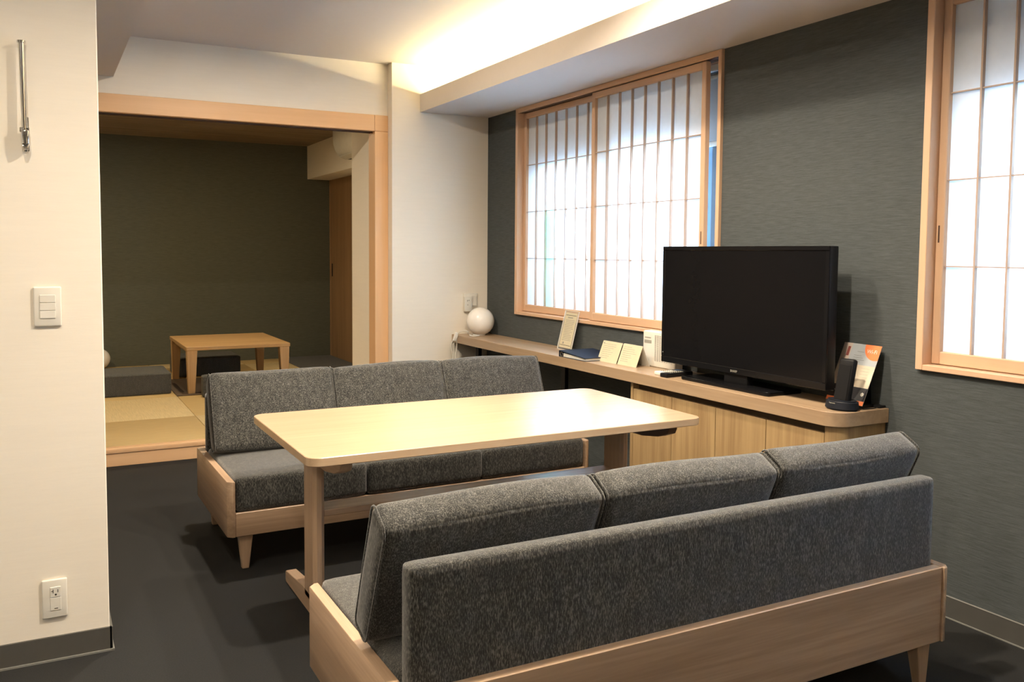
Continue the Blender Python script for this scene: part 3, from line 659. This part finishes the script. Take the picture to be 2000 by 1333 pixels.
# two folded cards
def tent(name, yl, yr, xb, label):
    t = thing(name, (xb+0.04, (yl+yr)/2, ZCT), label, 'card', 'tent cards')
    M0, o0, w, h = leaning(xb, xb+0.042, 0.795, (xb, yl), (xb+0.006, yr)); M = place(M0, o0)
    f = obj('front_leaf', plate(M, 0, w, 0, h, -0.0006, 0), M_card, t)
    random.seed(int(yl*100)); L = []
    for k in range(8):
        v = h*0.86-k*h*0.095; L.append(plate(M, w*0.08, w*(0.45+0.4*random.random()), v-0.0009, v+0.0009, 0.0, 0.0004))
    obj('printed_lines', join(*L), M_lgrey, f)
    obj('back_leaf', bm_prism([(xb+0.045, 0.795), (xb+0.0465, 0.795), (xb+0.092, ZCT), (xb+0.090, ZCT)], 1, yr, yl), M_wpaper, t)
    return M, w, h, f
M, w, h, f = tent('tent_card', 3.768, 3.606, 2.590, 'left cream folded card standing beside the navy binder')
obj('printed_mark', plate(M, w*0.06, w*0.11, h*0.86, h*0.92, 0, 0.0004), M_grey, f)
tent('tent_card', 3.597, 3.447, 2.596, 'right cream folded card standing nearest the white vented box')

# white vented box
rt = thing('vented_box', (2.725, 3.40, ZCT), 'white upright plastic box with side vents, half behind the television', 'device')
obj('body', bm_box(2.697, 2.750, 3.270, 3.520, ZCT, 0.868, 0.008, 3), M_plast, rt)
obj('front_label', join(bm_box(2.6963, 2.698, 3.455, 3.503, 0.831, 0.837), bm_box(2.6963, 2.698, 3.450, 3.507, 0.806, 0.822)), M_lgrey, rt)
V = []
for k in range(26):
    z = 0.722+k*0.0050
    for c in range(3 if k > 4 else 8): V.append(bm_box(2.6962, 2.698, 3.412-c*0.018, 3.424-c*0.018, z, z+0.0022))
vo = obj('vent_slots', join(*V), M_grey, rt); vo['kind'] = 'stuff'

# remotes
def remote(name, x0, x1, y0, y1, z0, hgt, mat, label, rz, keys, lcd=False):
    cx_, cy_ = (x0+x1)/2, (y0+y1)/2
    t = thing(name, (cx_, cy_, z0), label, 'remote control'); R = Matrix.Translation((cx_, cy_, 0)) @ Matrix.Rotation(rz, 4, 'Z') @ Matrix.Translation((-cx_, -cy_, 0))
    obj('body', xform(bm_box(x0, x1, y0, y1, z0, z0+hgt, 0.004, 2), R), mat, t)
    K = []
    for i in range(7):
        for j in range(3): K.append(xform(bm_box(x0+0.03+i*0.013, x0+0.036+i*0.013, y0+0.008+j*0.012, y0+0.014+j*0.012, z0+hgt-0.001, z0+hgt+0.0012, 0.0005, 1), R))
    obj('buttons', join(*K), keys, t)
    if lcd: obj('display', xform(bm_box(x1-0.05, x1-0.012, y0+0.008, y1-0.008, z0+hgt-0.001, z0+hgt+0.0006), R), plain('lcd_blue', (0.22, 0.42, 0.70), 0.15), t)
remote('remote_control', 2.512, 2.680, 3.110, 3.155, ZCT, 0.020, M_black, 'black television remote lying left of the television stand', 0.10, M_lgrey)
remote('remote_control', 2.535, 2.685, 3.172, 3.222, ZCT, 0.017, M_plast, 'white remote with a blue display behind the black remote', 0.06, M_grey, True)

# cordless phone in cradle
ph = thing('cordless_phone', (2.600, 2.205, ZCT), 'black cordless phone upright in its round charging cradle', 'phone')
cx_, cy_ = 2.600, 2.205
CP = [(cx_+0.050*cos(a), cy_+0.064*sin(a)) for a in [2*pi*i/32 for i in range(32)]]
bmc = bm_prism(CP, 2, ZCT, ZCT+0.036, 0, 1)
for v in bmc.verts:
    if v.co.z > ZCT+0.01: v.co.x = cx_+(v.co.x-cx_)*0.92; v.co.y = cy_+(v.co.y-cy_)*0.94
bmesh.ops.bevel(bmc, geom=[e for e in bmc.edges if e.calc_face_angle(0) > 0.6], offset=0.006, segments=3, affect='EDGES')
obj('cradle', bmc, plain('cradle_black', (0.010, 0.012, 0.018), 0.45, spec=0.2), ph)
Rm = Matrix.Translation((cx_-0.008, cy_-0.004, ZCT+0.022)) @ Matrix.Rotation(0.20, 4, 'Y')
hs = obj('handset', xform(bm_box(-0.012, 0.014, -0.033, 0.033, 0, 0.166, 0.009, 3), Rm), plain('handset_black', (0.008, 0.008, 0.009), 0.4, spec=0.15), ph)
obj('keypad_cover', xform(bm_box(-0.0135, -0.0118, -0.026, 0.026, 0.012, 0.142, 0.0006, 1), Rm), plain('cover_black', (0.008, 0.008, 0.009), 0.5, spec=0.15), hs)
obj('cradle_lettering', text_bm('Panasonic', 0.007, MX(cx_-0.0475, cy_+0.018, ZCT+0.024)), M_lgrey, ph)
obj('power_plug', bm_box(2.735, 2.768, 2.150, 2.185, ZCT, ZCT+0.010, 0.003, 2), M_black, ph)
obj('cable', bm_tube(curve([(2.64, 2.185, ZCT+0.004), (2.665, 2.160, ZCT+0.003), (2.71, 2.155, ZCT+0.003), (2.742, 2.160, ZCT+0.005)]), 0.002, 6), M_black, ph)

# leaflet
lf = thing('leaflet', (2.70, 2.245, ZCT), 'leaflet with an orange corner leaning behind the black cordless phone', 'leaflet')
M0, o0, w, h = leaning(2.667, 2.757, 0.918, (2.672, 2.343), (2.660, 2.166), ZCT+0.012); M = place(M0, o0)
sh = obj('sheet', plate(M, 0, w, 0, h, -0.0012, 0), M_wpaper, lf)
C = lambda n, c: plain(n, c, 0.45)
def lam(name, u0, u1, v0, v1, mat, l=1): return obj(name, plate(M, w*u0, w*u1, h*v0, h*v1, 0, 0.0003*l), mat, sh)
lam('grey_field', 0.24, 1.0, 0.65, 1.0, C('print_grey', (0.40, 0.43, 0.46)))
lam('photo_field', 0.0, 0.24, 0.62, 1.0, C('print_photo', (0.50, 0.42, 0.36)))
lam('photo_detail', 0.14, 0.21, 0.78, 0.94, C('print_red', (0.22, 0.06, 0.05)), 2)
lam('cream_field', 0.0, 1.0, 0.285, 0.65, C('print_cream', (0.62, 0.54, 0.42)), 0.8)
lam('black_band', 0.0, 1.0, 0.07, 0.285, C('print_black', (0.015, 0.015, 0.02)))
lam('orange_strip', 0.0, 0.27, 0.0, 0.07, C('print_orange', (0.80, 0.22, 0.08)))
lam('orange_strip', 0.70, 1.0, 0.0, 0.07, C('print_orange', (0.80, 0.22, 0.08)))
lam('dark_strip', 0.27, 0.70, 0.0, 0.07, C('print_black', (0.015, 0.015, 0.02)))
ocx, ocy, orr = w*0.90, h*0.985, w*0.315
pts = []
for i in range(41):
    a = pi*0.5+pi*1.0*i/40 + 0
    pts.append((ocx+orr*cos(a), ocy+orr*sin(a)))
for i in range(20):
    a = 1.5*pi+pi*0.5*i/20; pts.append((ocx+orr*cos(a), ocy+orr*sin(a)))
cl = [(min(w, x), min(h, y)) for (x, y) in pts] + [(w, h)]
obj('orange_corner', xform(bm_prism(cl, 2, 0, 0.0006), M), C('print_orange', (0.80, 0.22, 0.08)), sh)
obj('wifi_lettering', text_bm('Wi-Fi', 0.021, M @ Matrix.Translation((w*0.665, h*0.86, 0.0007))), M_wpaper, sh)
hexp = [(w*0.90+0.008*cos(a), h*0.18+0.008*sin(a)) for a in [pi/6+pi/3*i for i in range(6)]]
obj('white_emblem', xform(bm_prism(hexp, 2, 0.0003, 0.0007), M), M_wpaper, sh)
L = [plate(M, w*0.42, w*0.60, h*0.865, h*0.872, 0.0003, 0.0006)]
for k in range(4): L.append(plate(M, w*0.36, w*(0.56+0.05*(k % 3)), h*(0.80-0.035*k), h*(0.806-0.035*k), 0.0003, 0.0006))
obj('printed_lines', join(*L), M_grey, sh)
L = [plate(M, w*(0.10+0.0*k), w*0.22, h*(0.58-0.06*k), h*(0.583-0.06*k), 0.0003, 0.0006) for k in range(4)] + [plate(M, w*0.66, w*0.88, h*(0.60-0.05*k), h*(0.603-0.05*k), 0.0003, 0.0006) for k in range(5)]
obj('printed_lines', join(*L), M_lgrey, sh)
obj('small_icons', join(plate(M, w*0.07, w*0.11, h*0.23, h*0.25, 0.0003, 0.0006), plate(M, w*0.06, w*0.13, h*0.15, h*0.21, 0.0003, 0.0006), plate(M, w*0.14, w*0.18, h*0.18, h*0.20, 0.0003, 0.0006)), M_grey, sh)
obj('easel_back', bm_prism([(2.754, 0.90), (2.757, 0.90), (2.768, ZCT), (2.765, ZCT)], 1, 2.215, 2.265), M_black, lf)
obj('easel_foot', bm_box(2.664, 2.740, 2.180, 2.335, ZCT, ZCT+0.012, 0.002, 1), M_black, lf)
for o in bpy.data.objects:
    if '_o' in o.keys(): del o['_o']
